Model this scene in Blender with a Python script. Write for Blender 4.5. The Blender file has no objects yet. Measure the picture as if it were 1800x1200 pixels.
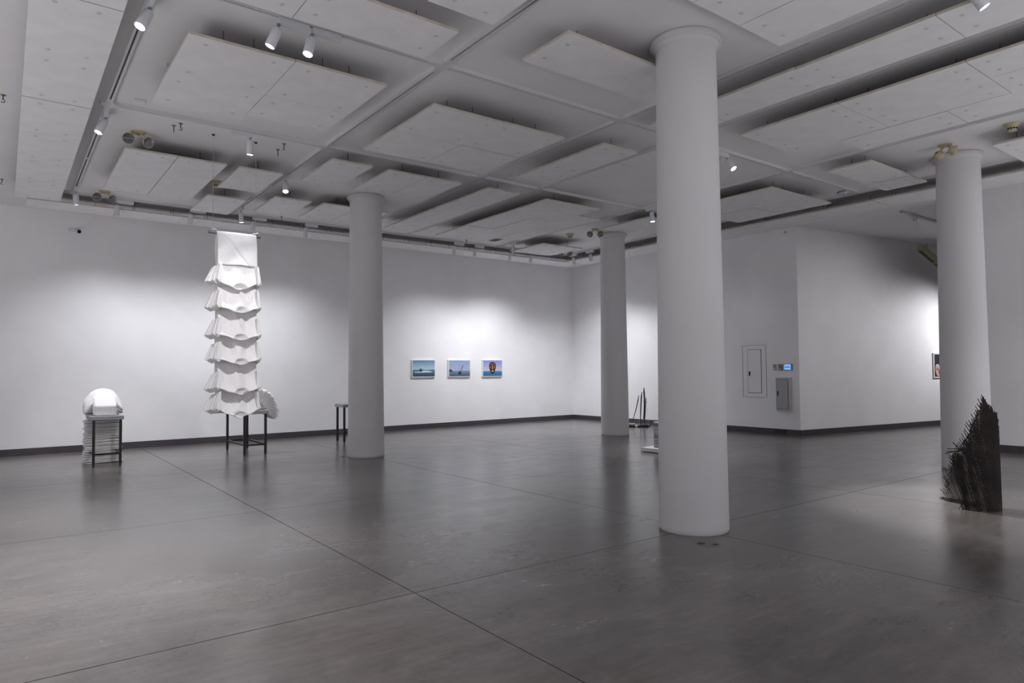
import bpy, math, random
from mathutils import Vector, Matrix, noise
PI = math.pi
random.seed(7)
sc = bpy.context.scene
C = sc.collection

# ---------------------------------------------------------------- camera
cam_d = bpy.data.cameras.new('camera'); cam = bpy.data.objects.new('camera', cam_d); C.objects.link(cam)
FPX, YAW, PIT, ROL, SHY = 1191.25, 6.45210277e-01, 3.37498348e-02, -8.63184165e-03, 10.545
fw = Vector((math.sin(YAW)*math.cos(PIT), math.cos(YAW)*math.cos(PIT), math.sin(PIT)))
rt = Vector((math.cos(YAW), -math.sin(YAW), 0)); up = rt.cross(fw)
rt2 = rt*math.cos(ROL) + up*math.sin(ROL); up2 = -rt*math.sin(ROL) + up*math.cos(ROL)
M = Matrix((rt2, up2, -fw)).transposed().to_4x4(); M.translation = Vector((0, 0, 1.45))
cam.matrix_world = M
cam_d.sensor_width = 36.0; cam_d.lens = 36.0*FPX/1800; cam_d.shift_y = SHY/1800
cam_d.clip_start = 0.05; cam_d.clip_end = 200
sc.camera = cam

# ---------------------------------------------------------------- world, exposure
w = bpy.data.worlds.new('world'); sc.world = w; w.use_nodes = True
w.node_tree.nodes['Background'].inputs[0].default_value = (0.05, 0.055, 0.065, 1)
w.node_tree.nodes['Background'].inputs[1].default_value = 0.2
vs = sc.view_settings
sc.display_settings.display_device = 'sRGB'
vs.view_transform = 'Standard'; vs.look = 'None'; vs.gamma = 1.0; vs.use_curve_mapping = False
vs.exposure = 0.55
sc.cycles.diffuse_bounces = 7; sc.cycles.max_bounces = 10; sc.cycles.glossy_bounces = 3
SPOT_K = 1.0            # one dial for every track spotlight
LAMP = (0.945, 0.945, 1.0)

# large fill areas, added unseen to the left, right and rear, to brighten the ceiling
def fill_uplight(name, loc, sx, sy, e, tilt=(0, 0)):
    d = bpy.data.lights.new(name, 'AREA'); d.shape = 'RECTANGLE'; d.size = sx; d.size_y = sy; d.energy = e; d.color = (.985, .965, 1.0)
    o = bpy.data.objects.new(name, d); C.objects.link(o); o.location = loc; o.rotation_euler = (PI+tilt[0], tilt[1], 0)
fill_uplight('fill_left', (-3.6, 6.0, .25), 3.2, 12.0, 125)
fill_uplight('fill_rear', (3.2, -2.9, .25), 10.0, 2.6, 135)
fill_uplight('fill_right', (11.2, -1.9, .25), 3.2, 4.4, 62)
def fill_spot(name, loc, aim, e, size, blend=1.0):
    d = bpy.data.lights.new(name, 'SPOT'); d.energy = e; d.spot_size = math.radians(size); d.spot_blend = blend; d.shadow_soft_size = .05; d.color = (.985, .965, 1.0)
    o = bpy.data.objects.new(name, d); C.objects.link(o); o.location = loc
    o.rotation_euler = (Vector(aim)-Vector(loc)).to_track_quat('-Z', 'Y').to_euler()
# added fill spots beyond the frame, without fixtures, to brighten the room
fill_spot('gallery_fill_a', (-4.4, 4.0, 4.2), (-3.2, 4.5, 0), 260, 100)
fill_spot('gallery_fill_b', (-4.4, 9.0, 4.2), (-3.0, 9.5, 0), 260, 100)
fill_spot('gallery_fill_c', (.91, 2.2, 4.2), (-.2, 2.6, 0), 200, 95)
fill_spot('gallery_fill_d', (9.59, .6, 4.2), (10.2, 1.4, 0), 200, 95)
fill_spot('gallery_fill_e', (3.435, -1.5, 4.2), (3.4, -2, 0), 200, 100)
fill_spot('gallery_fill_f', (11.8, .2, 4.2), (13.4, .9, 1.2), 220, 100)
fill_spot('side_room_fill_a', (19.3, 5.3, 3.2), (17.9, 7.2, 1.1), 230, 110)  # added without a fixture, brightens the slanted wall
fill_spot('side_room_fill_b', (15.2, 3.6, 4.2), (15.0, 7.6, 1.2), 110, 90)  # second added fill for the side room, no fixture either
fill_spot('right_wall_fill', (11.8, 9.3, 4.2), (13.3, 9.4, .2), 14, 100)  # added light on the right wall, belongs to no fixture
fill_spot('shirt_added_key', (2.30, 5.75, 4.22), (2.42, 9.1, 1.65), 270, 38, .5)  # added beside the paired spotlights, no fixture, to light the shirts
fill_spot('mesh_added_key', (8.05, 5.55, 4.2), (8.0, 2.6, .2), 620, 42, .6)  # extra beam added at the track spotlight to brighten the lattice

# ---------------------------------------------------------------- node materials
def mat(name, col=(.8, .8, .8), rough=.5, metal=0.0, spec=.5, emit=None, es=0):
    m = bpy.data.materials.new(name); m.use_nodes = True
    b = m.node_tree.nodes['Principled BSDF']
    b.inputs['Base Color'].default_value = (*col, 1); b.inputs['Roughness'].default_value = rough
    b.inputs['Metallic'].default_value = metal; b.inputs['Specular IOR Level'].default_value = spec
    if emit: b.inputs['Emission Color'].default_value = (*emit, 1); b.inputs['Emission Strength'].default_value = es
    return m
class NT:
    def __init__(s, m): s.m = m; s.t = m.node_tree; s.b = s.t.nodes['Principled BSDF']
    def n(s, typ, **kw):
        x = s.t.nodes.new(typ)
        for k, v in kw.items():
            if k.startswith('i_'): x.inputs[k[2:].replace('_', ' ')].default_value = v
            else: setattr(x, k, v)
        return x
    def l(s, a, b): s.t.links.new(a, b)
    def coord(s, scale=(1, 1, 1), kind='Object'):
        c = s.n('ShaderNodeTexCoord'); mp = s.n('ShaderNodeMapping'); mp.inputs['Scale'].default_value = scale
        s.l(c.outputs[kind], mp.inputs['Vector']); return mp.outputs['Vector']
    def noise(s, vec, scale, detail=4, rough=.55, dist=0):
        x = s.n('ShaderNodeTexNoise'); x.inputs['Scale'].default_value = scale; x.inputs['Detail'].default_value = detail
        x.inputs['Roughness'].default_value = rough; x.inputs['Distortion'].default_value = dist
        s.l(vec, x.inputs['Vector']); return x.outputs['Fac']
    def ramp(s, fac, stops):
        r = s.n('ShaderNodeValToRGB'); e = r.color_ramp.elements
        while len(e) < len(stops): e.new(.5)
        for k, (p, c) in enumerate(stops):
            e[k].position = p; e[k].color = (*c, 1) if len(c) == 3 else c
        s.l(fac, r.inputs['Fac']); return r.outputs['Color']
    def mix(s, a, b, fac=.5, mode='MULTIPLY'):
        x = s.n('ShaderNodeMix'); x.data_type = 'RGBA'; x.blend_type = mode
        if hasattr(fac, 'links'): s.l(fac, x.inputs[0])
        else: x.inputs[0].default_value = fac
        s.l(a, x.inputs[6]); s.l(b, x.inputs[7]); return x.outputs[2]
    def bump(s, fac, strength=.1, dist=.01):
        x = s.n('ShaderNodeBump'); x.inputs['Strength'].default_value = strength; x.inputs['Distance'].default_value = dist
        s.l(fac, x.inputs['Height']); s.l(x.outputs['Normal'], s.b.inputs['Normal'])
def g(v): return (v, v, v)
def paint(name, col, rough=.55, var=.03, scale=1.5, bump=.04, spec=.3):
    m = mat(name, col, rough, spec=spec); t = NT(m); v = t.coord()
    f = t.noise(v, scale, 3)
    lo = tuple(c*(1-var) for c in col); hi = tuple(min(1, c*(1+var)) for c in col)
    t.l(t.ramp(f, [(.3, lo), (.7, hi)]), t.b.inputs['Base Color'])
    t.bump(t.noise(v, 130, 2), bump, .002)
    return m
WALL = paint('wall_paint', (.86, .86, .87), .6)
CEIL = paint('ceiling_paint', (.83, .825, .84), .7)
BOARD = paint('board_paint', (.86, .855, .865), .75, .04, 4)
COLM = paint('column_paint', (.66, .655, .67), .5, .02)
EDGE = paint('raw_board_edge', (.58, .53, .46), .8, .12, 9)
BACKING = paint('raw_board_back', (.085, .062, .045), .9, .2, 6)
TRACK = mat('track_white', (.68, .68, .69), .4)
SLOT = mat('track_slot', (.012, .012, .016), .5)
FIX = mat('fixture_white', (.66, .68, .72), .35)
CAPM = mat('fixing_cap_grey', (.64, .63, .63), .6, 0)
ROD = mat('hanger_steel', (.07, .055, .045), .6, .4)
BASEB = paint('baseboard_vinyl', (.060, .052, .060), .38, .1, 3, .02, .5)
BLACKM = mat('black_steel', (.012, .012, .013), .35, .2)
TOPM = paint('table_top_grey', (.30, .31, .33), .5, .05, 6)
BEIGE = mat('aged_beige_plastic', (.52, .45, .31), .5)
GLASSY = mat('lamp_reflector', (.45, .45, .47), .22, .8)
DARK = mat('dark_void', (.01, .01, .01), .6)
LENS = mat('lit_lens', (1, 1, 1), .4, emit=(1, .99, 1.0), es=14)
CLOTH = mat('cotton_jersey', (.80, .79, .79), .9, spec=.15)
t = NT(CLOTH); v = t.coord(); t.bump(t.noise(v, 22, 4, .6, .4), .35, .012)
WIRE = mat('steel_wire', (.6, .6, .6), .35, .6)
PIPE = mat('grey_steel_pipe', (.30, .31, .33), .4, .5)

# polished concrete: mottling, scuffs and speckles are colour of the slab itself
FLOOR = mat('polished_concrete', (.1, .1, .1), .3, spec=.5)
t = NT(FLOOR); v = t.coord(kind='Generated') if False else None
geo = t.n('ShaderNodeNewGeometry'); mp = t.n('ShaderNodeMapping'); t.l(geo.outputs['Position'], mp.inputs['Vector']); v = mp.outputs['Vector']
mp2 = t.n('ShaderNodeMapping'); t.l(geo.outputs['Position'], mp2.inputs['Vector'])
mp2.inputs['Rotation'].default_value = (0, 0, .9); mp2.inputs['Scale'].default_value = (.35, 2.2, 1); vst = mp2.outputs['Vector']
big = t.noise(v, .55, 5, .6, .6)
med = t.noise(v, 1.9, 7, .7, 1.2)
stk = t.noise(vst, 2.4, 7, .68, .3)
c1 = t.ramp(big, [(.30, (.092, .084, .079)), (.50, (.116, .108, .103)), (.72, (.145, .137, .132))])
c2 = t.ramp(med, [(.28, g(.82)), (.5, g(1.0)), (.72, g(1.13))])
c3 = t.ramp(stk, [(.30, g(.82)), (.5, g(1.0)), (.70, g(1.20))])
hue = t.ramp(t.noise(v, .9, 3), [(.3, (.98, 1.0, 1.0)), (.7, (1.06, .985, .95))])
fine = t.ramp(t.noise(v, 22, 6, .75), [(.25, g(.90)), (.5, g(1.0)), (.75, g(1.10))])
spk = t.ramp(t.noise(v, 70, 2, .6), [(.22, g(.80)), (.30, g(1.0)), (.76, g(1.0)), (.84, g(1.22))])
sfin = t.ramp(t.noise(vst, 11, 6, .75, .4), [(.30, g(.86)), (.52, g(1.0)), (.72, g(1.14))])
col = t.mix(c1, c2, 1); col = t.mix(col, c3, .8); col = t.mix(col, hue, 1); col = t.mix(col, fine, .8); col = t.mix(col, spk, .5); col = t.mix(col, sfin, .7)
t.l(col, t.b.inputs['Base Color'])
rr = t.ramp(t.mix(t.ramp(stk, [(.2, g(0)), (.8, g(1))]), t.ramp(med, [(.2, g(0)), (.8, g(1))]), .5, 'MIX'), [(.2, g(.19)), (.8, g(.29))])
t.l(rr, t.b.inputs['Roughness']); t.b.inputs['Specular IOR Level'].default_value = .85
t.bump(t.noise(v, 9, 5, .6), .05, .01)

# ---------------------------------------------------------------- mesh helpers
class MB:
    def __init__(s): s.v = []; s.f = []; s.mi = []
    def add(s, vs, fs, mi=0):
        o = len(s.v); s.v += [tuple(p) for p in vs]; s.f += [tuple(i+o for i in f) for f in fs]; s.mi += [mi]*len(fs)
    def box(s, x0, x1, y0, y1, z0, z1, mi=0, faces=None):
        vs = [(x0,y0,z0),(x1,y0,z0),(x1,y1,z0),(x0,y1,z0),(x0,y0,z1),(x1,y0,z1),(x1,y1,z1),(x0,y1,z1)]
        fs = [(0,3,2,1),(4,5,6,7),(0,1,5,4),(1,2,6,5),(2,3,7,6),(3,0,4,7)]
        if isinstance(mi, (list, tuple)):
            for f, m in zip(fs, mi): s.add(vs, [f], m)
        else: s.add(vs, fs, mi)
    def tube(s, a, b, r0, r1=None, n=12, mi=0, caps=True):
        r1 = r0 if r1 is None else r1
        a = Vector(a); b = Vector(b); d = (b-a).normalized()
        x = d.orthogonal().normalized(); y = d.cross(x)
        vs = []
        for p, r in ((a, r0), (b, r1)):
            for k in range(n):
                t = 2*PI*k/n; vs.append(p + x*(r*math.cos(t)) + y*(r*math.sin(t)))
        fs = [(k, (k+1) % n, n+(k+1) % n, n+k) for k in range(n)]
        if caps: fs += [tuple(range(n-1, -1, -1)), tuple(range(n, 2*n))]
        s.add(vs, fs, mi)
    def lathe(s, c, prof, n=32, mi=0, caps=True):
        c = Vector(c); vs = []
        for r, z in prof:
            for k in range(n):
                t = 2*PI*k/n; vs.append(c + Vector((r*math.cos(t), r*math.sin(t), z)))
        fs = []
        for j in range(len(prof)-1):
            for k in range(n):
                fs.append((j*n+k, j*n+(k+1) % n, (j+1)*n+(k+1) % n, (j+1)*n+k))
        if caps:
            fs.append(tuple(range(n-1, -1, -1))); m = (len(prof)-1)*n; fs.append(tuple(range(m, m+n)))
        s.add(vs, fs, mi)
    def mesh(s, name, mats, smooth=False, bevel=0):
        me = bpy.data.meshes.new(name); me.from_pydata(s.v, [], s.f)
        for m in (mats if isinstance(mats, (list, tuple)) else [mats]): me.materials.append(m)
        for p, i in zip(me.polygons, s.mi): p.material_index = i
        if smooth:
            me.polygons.foreach_set('use_smooth', [True]*len(me.polygons))
        me.update(); me.validate()
        return me
def place(name, me, parent=None, loc=(0, 0, 0), rot=(0, 0, 0), scale=None):
    o = bpy.data.objects.new(name, me); C.objects.link(o); o.location = loc; o.rotation_euler = rot
    if scale: o.scale = scale
    if parent is not None: o.parent = parent
    return o
def obj(name, mb, mats, parent=None, smooth=False, loc=(0, 0, 0), rot=(0, 0, 0), auto=None):
    o = place(name, mb.mesh(name, mats, smooth), parent, loc, rot)
    if auto:
        md = o.modifiers.new('split', 'EDGE_SPLIT'); md.split_angle = math.radians(auto)
    return o
def tag(o, label=None, cat=None, group=None, kind=None):
    if label: o['label'] = label
    if cat: o['category'] = cat
    if group: o['group'] = group
    if kind: o['kind'] = kind
    return o
def thing(name, label, cat, loc=(0, 0, 0), rz=0, group=None):
    o = bpy.data.objects.new(name, None); C.objects.link(o); o.location = loc; o.rotation_euler = (0, 0, rz)
    o.empty_display_size = .1
    return tag(o, label, cat, group)
def box_mesh(x0, x1, y0, y1, z0, z1):
    b = MB(); b.box(x0, x1, y0, y1, z0, z1); return b

# ---------------------------------------------------------------- levels
H = 4.49            # underside of slab
ZB, ZT = 4.30, 4.325  # hanging boards: bottom, top
YW, XW = 15.04, 13.60

# ---------------------------------------------------------------- floor: slabs between saw-cut joints over a dark bed
floor = tag(obj('floor', box_mesh(-6.3, 22.3, -5.3, 15.4, -.20, -.012), DARK), kind='structure')
xs = [-6.3, -.75, 2.18, 5.03, 7.96, 10.98, 13.9, 16.9, 22.3]
ys = [-5.3, -2.6, .65, 3.98, 7.31, 10.80, 15.4]
for i in range(len(xs)-1):
    for j in range(len(ys)-1):
        jt = .004 if ys[j] in (7.31, 10.80) else .005
        b = MB(); b.box(xs[i]+.004, xs[i+1]-.004, ys[j]+jt*.9, ys[j+1]-jt*.9, -.012, 0)
        obj('floor_slab', b, FLOOR, floor)

# ---------------------------------------------------------------- ceiling and walls
ceil_b = MB(); ceil_b.box(-6.3, 22.3, -5.3, 15.4, H, H+.2)
ceiling = tag(obj('ceiling', ceil_b, CEIL), kind='structure')
def wall(name, x0, x1, y0, y1, z1=H):
    return tag(obj(name, box_mesh(x0, x1, y0, y1, 0, z1), WALL), kind='structure')
wall('wall_back', -6.2, XW+.15, YW, YW+.25)
wall('wall_left', -6.25, -6.0, -5.2, YW)
wall('wall_rear', -6.0, 22.2, -5.25, -5.0)
# right wall far run, and the slanted wall of the side room starting at its outer corner
A2 = math.radians(-8.9); CX, CY = XW, 7.88
b = MB()
L = 8.4; d2 = Vector((math.cos(A2), math.sin(A2), 0)); n2 = Vector((-math.sin(A2), math.cos(A2), 0))
p0 = Vector((CX, CY, 0)); p1 = p0 + d2*L
poly = [p0, p1, p1+n2*1.0, Vector((CX+1.2, YW+.2, 0)), Vector((CX, YW+.2, 0))]
vs_ = [p for p in poly] + [p+Vector((0, 0, H)) for p in poly]; n = len(poly)
fs_ = [tuple(range(n-1, -1, -1)), tuple(range(n, 2*n))] + [(k, (k+1) % n, n+(k+1) % n, n+k) for k in range(n)]
b.add(vs_, fs_); tag(obj('wall_right', b, WALL), kind='structure')
wall('wall_side', 13.50, 13.72, -5.0, 4.72)
wall('wall_far', 21.9, 22.2, -5.0, 7.2)
# baseboards
def base(name, x0, x1, y0, y1): return tag(obj(name, box_mesh(x0, x1, y0, y1, 0, .125), BASEB), kind='structure')
base('baseboard_back', -6.0, XW-.02, YW-.02, YW)
base('baseboard_right', XW-.022, XW, CY-.004, YW-.02)
base('baseboard_side', 13.478, 13.50, -5.0, 4.742)
base('baseboard_left', -6.0, -5.98, -5.0, YW-.02)
b = MB(); q = [p0-n2*.022-d2*.022, p1-n2*.022, p1, p0]
b.add([*q, *[p+Vector((0, 0, .125)) for p in q]], [(3,2,1,0),(4,5,6,7),(0,1,5,4),(1,2,6,5),(2,3,7,6),(3,0,4,7)])
tag(obj('baseboard_slanted', b, BASEB), kind='structure')

# ---------------------------------------------------------------- columns
def column(x, y, label):
    t = thing('column', label, 'column', (x, y, 0), 0, 'round white columns'); t['kind'] = 'structure'
    b = MB(); b.lathe((0, 0, 0), [(.300, 0), (.309, .012), (.3095, .05), (.272, 4.40)], 72)
    obj('shaft', b, COLM, t, True, auto=40)
    b = MB(); b.lathe((0, 0, 0), [(.270, 4.385), (.284, 4.395), (.296, 4.415), (.300, 4.425), (.312, 4.428), (.322, 4.436), (.324, 4.46), (.318, 4.474), (.300, 4.476), (.300, 4.488)], 72)
    obj('capital_ring', b, COLM, t, True, auto=40)
    return t
column(5.045, 3.978, 'nearest round white column, widest in view, on bare concrete')
column(5.030, 10.885, 'round white column hiding most of a grey-topped table')
column(10.94, 10.74, 'farthest round white column, beside dark leaning poles')
column(10.99, 3.86, 'round white column behind the spiky rusty metal sculpture')

# ---------------------------------------------------------------- hanging acoustic boards
cap_b = MB(); cap_b.lathe((0, 0, 0), [(.017, -.004), (.020, -.002), (.020, .001)], 12); CAP_ME = cap_b.mesh('fixing_cap', CAPM)
rod_b = MB(); rod_b.tube((0, 0, 0), (0, 0, H-ZT), .0035, n=6); rod_b.box(-.014, .014, -.006, .006, 0, .016)
ROD_ME = rod_b.mesh('hanger_rod', ROD)
board_cache = {}
def board(parent, x0, x1, y0, y1):
    gp = .0035
    sx, sy = round(x1-x0-2*gp, 3), round(y1-y0-2*gp, 3)
    key = (sx, sy)
    if key not in board_cache:
        b = MB(); b.box(-sx/2, sx/2, -sy/2, sy/2, 0, ZT-ZB, mi=[0, 2, 1, 1, 1, 1]); board_cache[key] = b.mesh('board', [BOARD, EDGE, BACKING])
    z = ZB + random.uniform(-.004, .004)
    o = place('board', board_cache[key], parent, ((x0+x1)/2, (y0+y1)/2, z), (random.uniform(-.0015, .0015), random.uniform(-.0015, .0015), 0))
    lx = sx >= sy
    L_, W_ = (sx, sy) if lx else (sy, sx)
    for a in (-1, 1):
        for c in (-1, 1):
            u, v_ = a*(L_/2-.13), c*(W_/2-.16)
            p = (u, v_) if lx else (v_, u)
            place('fixing_cap', CAP_ME, o, (p[0], p[1], 0))
            q = (math.copysign(max(0, abs(p[0])-.16), p[0]), math.copysign(max(0, abs(p[1])-.05), p[1]))
            if abs(q[0]) < sx/2 and abs(q[1]) < sy/2: place('hanger_rod', ROD_ME, o, (q[0], q[1], ZT-ZB))
    return o
def raft(label, cells, group='hanging ceiling board clusters'):
    t = thing('ceiling_raft', label, 'ceiling panel', (0, 0, 0), 0, group)
    for c in cells: board(t, *c)
    return t
def cells(xs, ys): return [(xs[i], xs[i+1], ys[j], ys[j+1]) for i in range(len(xs)-1) for j in range(len(ys)-1)]
raft('long single-file run of white boards along the left edge of the ceiling', cells([.12, .735], [-.06+1.22*k-.02 for k in range(0, 12)]))
raft('raft of four large white boards behind the nearest pair of spotlights', cells([1.21, 2.12], [6.08, 7.01, 7.88]) + cells([2.12, 3.04], [6.08, 7.01, 7.70]))
raft('white boards cut off by the top of the picture above the paired spotlights', cells([.61+.6, 1.83, 3.045], [4.745, 5.345]))
raft('white board cut off by the top edge, between two tracks left of the nearest column', cells([2.58, 3.20], [2.04, 3.26, 4.475]))
raft('white boards cut off by the top edge, directly right of the nearest column', cells([3.66, 4.27, 4.875, 5.48], [.85, 2.07, 3.29]))
raft('single long white board whose end hides behind the nearest column', [(3.79, 5.60, 4.20, 4.845)])
raft('long narrow run of white boards passing behind the nearest column at the upper right', cells([6.02, 6.64], [-.20, 1.02, 2.24, 3.46, 4.68, 5.29]))
raft('largest raft, three rows of white boards at the upper right', cells([7.18, 7.785, 8.39], [-.01, 1.21, 2.43, 3.65, 4.86]) + cells([8.39, 9.0], [-.61, .61, 1.83, 3.04, 4.245]))
raft('square raft of four white boards in the middle of the ceiling', cells([3.66, 4.59, 5.52], [6.215, 7.14, 8.02]))
raft('narrow white board pair between two tracks left of the nearest column', cells([6.04, 6.67], [6.06, 7.28, 7.86]))
raft('long thin run of three white boards starting beside the second column from the left', cells([6.04, 6.68], [8.61, 9.83, 11.05, 12.27]))
raft('white stepped raft, three boards wide, above the sea photographs', cells([7.25, 7.89, 8.50], [8.64, 9.82, 11.07, 12.27]) + cells([8.50, 9.07], [9.22, 10.49, 11.71]))
raft('small white raft in the far right corner of the ceiling by the smoke detector', cells([9.72, 10.31, 10.92], [11.70, 12.90]))
raft('raft of white boards below the twin emergency lamps at the left', cells([1.21, 1.82, 2.44], [9.72, 12.08]))
raft('single white board behind the vertical spotlight, upper one of two', [(2.60, 3.21, 9.715, 10.93)])
raft('single white board above the hanging white shirts, next to a smoke detector', [(2.60, 3.22, 11.55, 12.80)])
raft('single white board just behind the spotlight right of the hanging shirts', [(3.52, 4.13, 11.05, 12.27)])
raft('single white board nearest the track crossing left of the second column', [(3.515, 4.105, 8.64, 9.86)])
raft('pair of white boards directly above the second column from the left', cells([4.355, 4.97, 5.585], [8.655, 9.87]))
raft('pair of white boards partly hidden behind the second column from the left', cells([4.33, 4.93, 5.53], [11.03, 12.26]))
raft('raft of white boards just right of the nearest column, above the wall corner', cells([9.68, 10.61, 11.50], [6.0, 6.95, 7.86]))
raft('white boards above the far column, cut by the nearest column', cells([9.69, 10.30, 10.91], [8.55, 9.80]))
raft('white board pair left of the beige twin lamps by the right column', [(9.57, 10.79, 4.42, 5.04), (10.79, 11.38, 4.42, 5.04)])
raft('white boards at the right edge below the large smoke detector', cells([10.20, 10.84, 11.45], [.75, 1.97, 3.19]))
raft('perimeter row of white boards parallel to the long back wall', cells([.28]+[1.56+1.215*k for k in range(0, 9)]+[12.62], [13.42, 14.06]))
raft('perimeter row of white boards parallel to the right wall and over the opening', cells([11.88, 12.64], [14.02-1.22*k for k in range(13, 0, -1)][:]+[13.40]))

# ---------------------------------------------------------------- lighting tracks
def track(label, x0, y0, x1, y1, caps=()):
    alongx = abs(x1-x0) > abs(y1-y0)
    L = abs(x1-x0) if alongx else abs(y1-y0)
    t = thing('lighting_track', label, 'track', ((x0+x1)/2, (y0+y1)/2, 0), 0 if alongx else PI/2, 'ceiling lighting tracks')
    b = MB(); z0, z1 = 4.452, H
    b.box(-L/2, L/2, -.030, -.009, z0, z1); b.box(-L/2, L/2, .009, .030, z0, z1)
    obj('rail', b, TRACK, t)
    b = MB(); b.box(-L/2, L/2, -.009, .009, z0+.010, z1); obj('slot', b, SLOT, t)
    for cxx in caps:
        s = (cxx-(x0+x1)/2) if alongx else (cxx-(y0+y1)/2)
        b = MB(); b.box(s-.035, s+.035, -.031, .031, z0-.002, z1-.001)
        obj('joint_cap', b, TRACK, t)
    return t
def node(x, y):
    b = MB(); b.box(-.075, .075, -.045, .045, 4.449, H); b.box(-.045, .045, -.075, .075, 4.4485, H)
    return b
TY = [5.67, 8.665]
TXs = [.91, 3.435, 5.935, 7.10, 9.59]
track('track running towards the back wall beside the long left board run', .91, -1, .91, 13.31, (2.5, 5.55, 5.79, 8.53, 8.79, 11.02))
track('track running towards the back wall just right of the paired boards and hanging shirts', 3.435, -1, 3.435, 13.31, (3.2, 5.55, 5.79, 8.53, 8.79, 11.0))
track('track running towards the back wall through the middle of the ceiling', 5.935, -1, 5.935, 13.31, (3.22, 5.53, 5.81, 8.53, 8.79, 10.7))
track('track running towards the back wall right of the nearest column', 7.10, -1, 7.10, 13.31, (3.2, 5.55, 5.79, 8.53, 8.79, 10.9))
track('track running towards the back wall over the far column, rightmost of the long ones', 9.59, -1, 9.59, 13.31, (3.2, 5.55, 5.79, 8.53, 8.79, 11.3))
cross_tracks = [track('nearest crosswise track, carrying the two paired spotlights', .94, TY[0], 11.75, TY[0], (3.31, 3.56, 5.80, 6.06, 8.1, 9.46, 9.72)),
    track('second crosswise track, carrying the straight-down spotlight', .94, TY[1], 11.75, TY[1], (3.31, 3.56, 5.80, 6.06, 6.98, 7.22, 9.46, 9.72))]
track('perimeter track along the back wall with a row of white spotlights', .60, 13.345, 11.76, 13.345, (2.0, 5.9, 9.9))
track('perimeter track along the right wall and over the opening', 11.80, -1, 11.80, 13.31, (3.2, 5.67, 8.66, 11))
track('short track in the side room beyond the opening', 13.95, 5.90, 20.5, 5.90, (16.4,))
for y, tr in zip(TY, cross_tracks):
    for x in TXs:
        obj('cross_connector', node(x, y), TRACK, tr, loc=(x-(.94+11.75)/2, 0, 0))

# ---------------------------------------------------------------- spotlights
def aim_rot(d): return Vector(d).normalized().to_track_quat('-Z', 'Y').to_euler()
ad_b = MB(); ad_b.box(-.13, .13, -.022, .022, 4.392, 4.449); ad_b.box(-.12, .12, -.016, .016, 4.386, 4.392); AD_ME = ad_b.mesh('adapter', FIX)
st_b = MB(); st_b.tube((0, 0, 4.355), (0, 0, 4.388), .007, n=8); st_b.lathe((0, 0, 4.378), [(.016, 0), (.018, .008), (.018, .012)], 10); ST_ME = st_b.mesh('stem', PIPE)
hd_b = MB(); hd_b.lathe((0, 0, 0), [(.012, .0), (.036, -.012), (.042, -.03), (.043, -.185), (.040, -.187), (.038, -.176)], 24, caps=False); hd_b.lathe((0, 0, 0), [(.001, .0001), (.012, 0)], 24, caps=False)
HD_ME = hd_b.mesh('lamp_head', FIX, True)
ln_b = MB(); ln_b.lathe((0, 0, -.180), [(.0385, 0), (.0385, .003)], 24); LN_ME = ln_b.mesh('lens', LENS)
ring_b = MB(); ring_b.lathe((0, 0, 0), [(.0425, -.17), (.046, -.172), (.046, -.19), (.041, -.191), (.041, -.183)], 24, caps=False); RG_ME = ring_b.mesh('rim', FIX)
def spotlight(x, y, aim, label, power=60, angle=50, alongx=True, off=0.0, blend=.9, head=None, group='white track spotlights', zoff=0):
    t = thing('spotlight', label, 'spotlight', (x, y, zoff), 0 if alongx else PI/2, group)
    place('adapter', AD_ME, t, (off, 0, 0))
    place('stem', ST_ME, t)
    d = Vector(aim) - Vector((x, y, 4.26)); d.normalize()
    if not alongx: d = Vector((d.y, -d.x, d.z))   # into the turned frame
    piv = Vector((0, 0, 4.362))
    h = place('lamp_head', HD_ME, t, piv, aim_rot(d))
    place('lens', LN_ME, h); 
    ld = bpy.data.lights.new('spot_light', 'SPOT'); ld.energy = power*SPOT_K; ld.spot_size = math.radians(angle); ld.spot_blend = blend
    ld.shadow_soft_size = .035; ld.color = LAMP
    lo = bpy.data.objects.new('spot_light', ld); C.objects.link(lo); lo.parent = h; lo.location = (0, 0, -.20)
    return t
NX = False
spotlight(.91, 6.02, (-1.0, 5.0, 0), 'spotlight at the very top left, glaring downwards', 330, 78, NX, -.02)
spotlight(.91, 8.93, (-.9, 8.3, 0), 'spotlight at the left above the twin emergency lamps', 330, 80, NX, .02)
spotlight(.91, 12.87, (1.25, 13.25, .6), 'spotlight at the far left corner of the boards, facing down', 170, 70, NX)
spotlight(1.83, 5.67, (.2, 6.4, 0), 'left one of the paired spotlights near the top edge', 240, 76, True, .13)
spotlight(2.12, 5.67, (.9, 5.0, 0), 'right one of the paired spotlights near the top edge', 200, 76, True, .13)
spotlight(2.45, 8.665, (2.42, 8.98, 1.0), 'spotlight hanging straight down in front of the hanging shirts', 45, 56, True, -.11, .8)
spotlight(3.435, 10.30, (2.9, 8.6, 0.6), 'spotlight with a bright round face right of the hanging shirts', 110, 50, NX, .03)
spotlight(3.435, 12.72, (3.60, 12.75, .8), 'spotlight in front of the perimeter row, above the hanging shirts', 130, 50, NX, .03)
WP = 150
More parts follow.
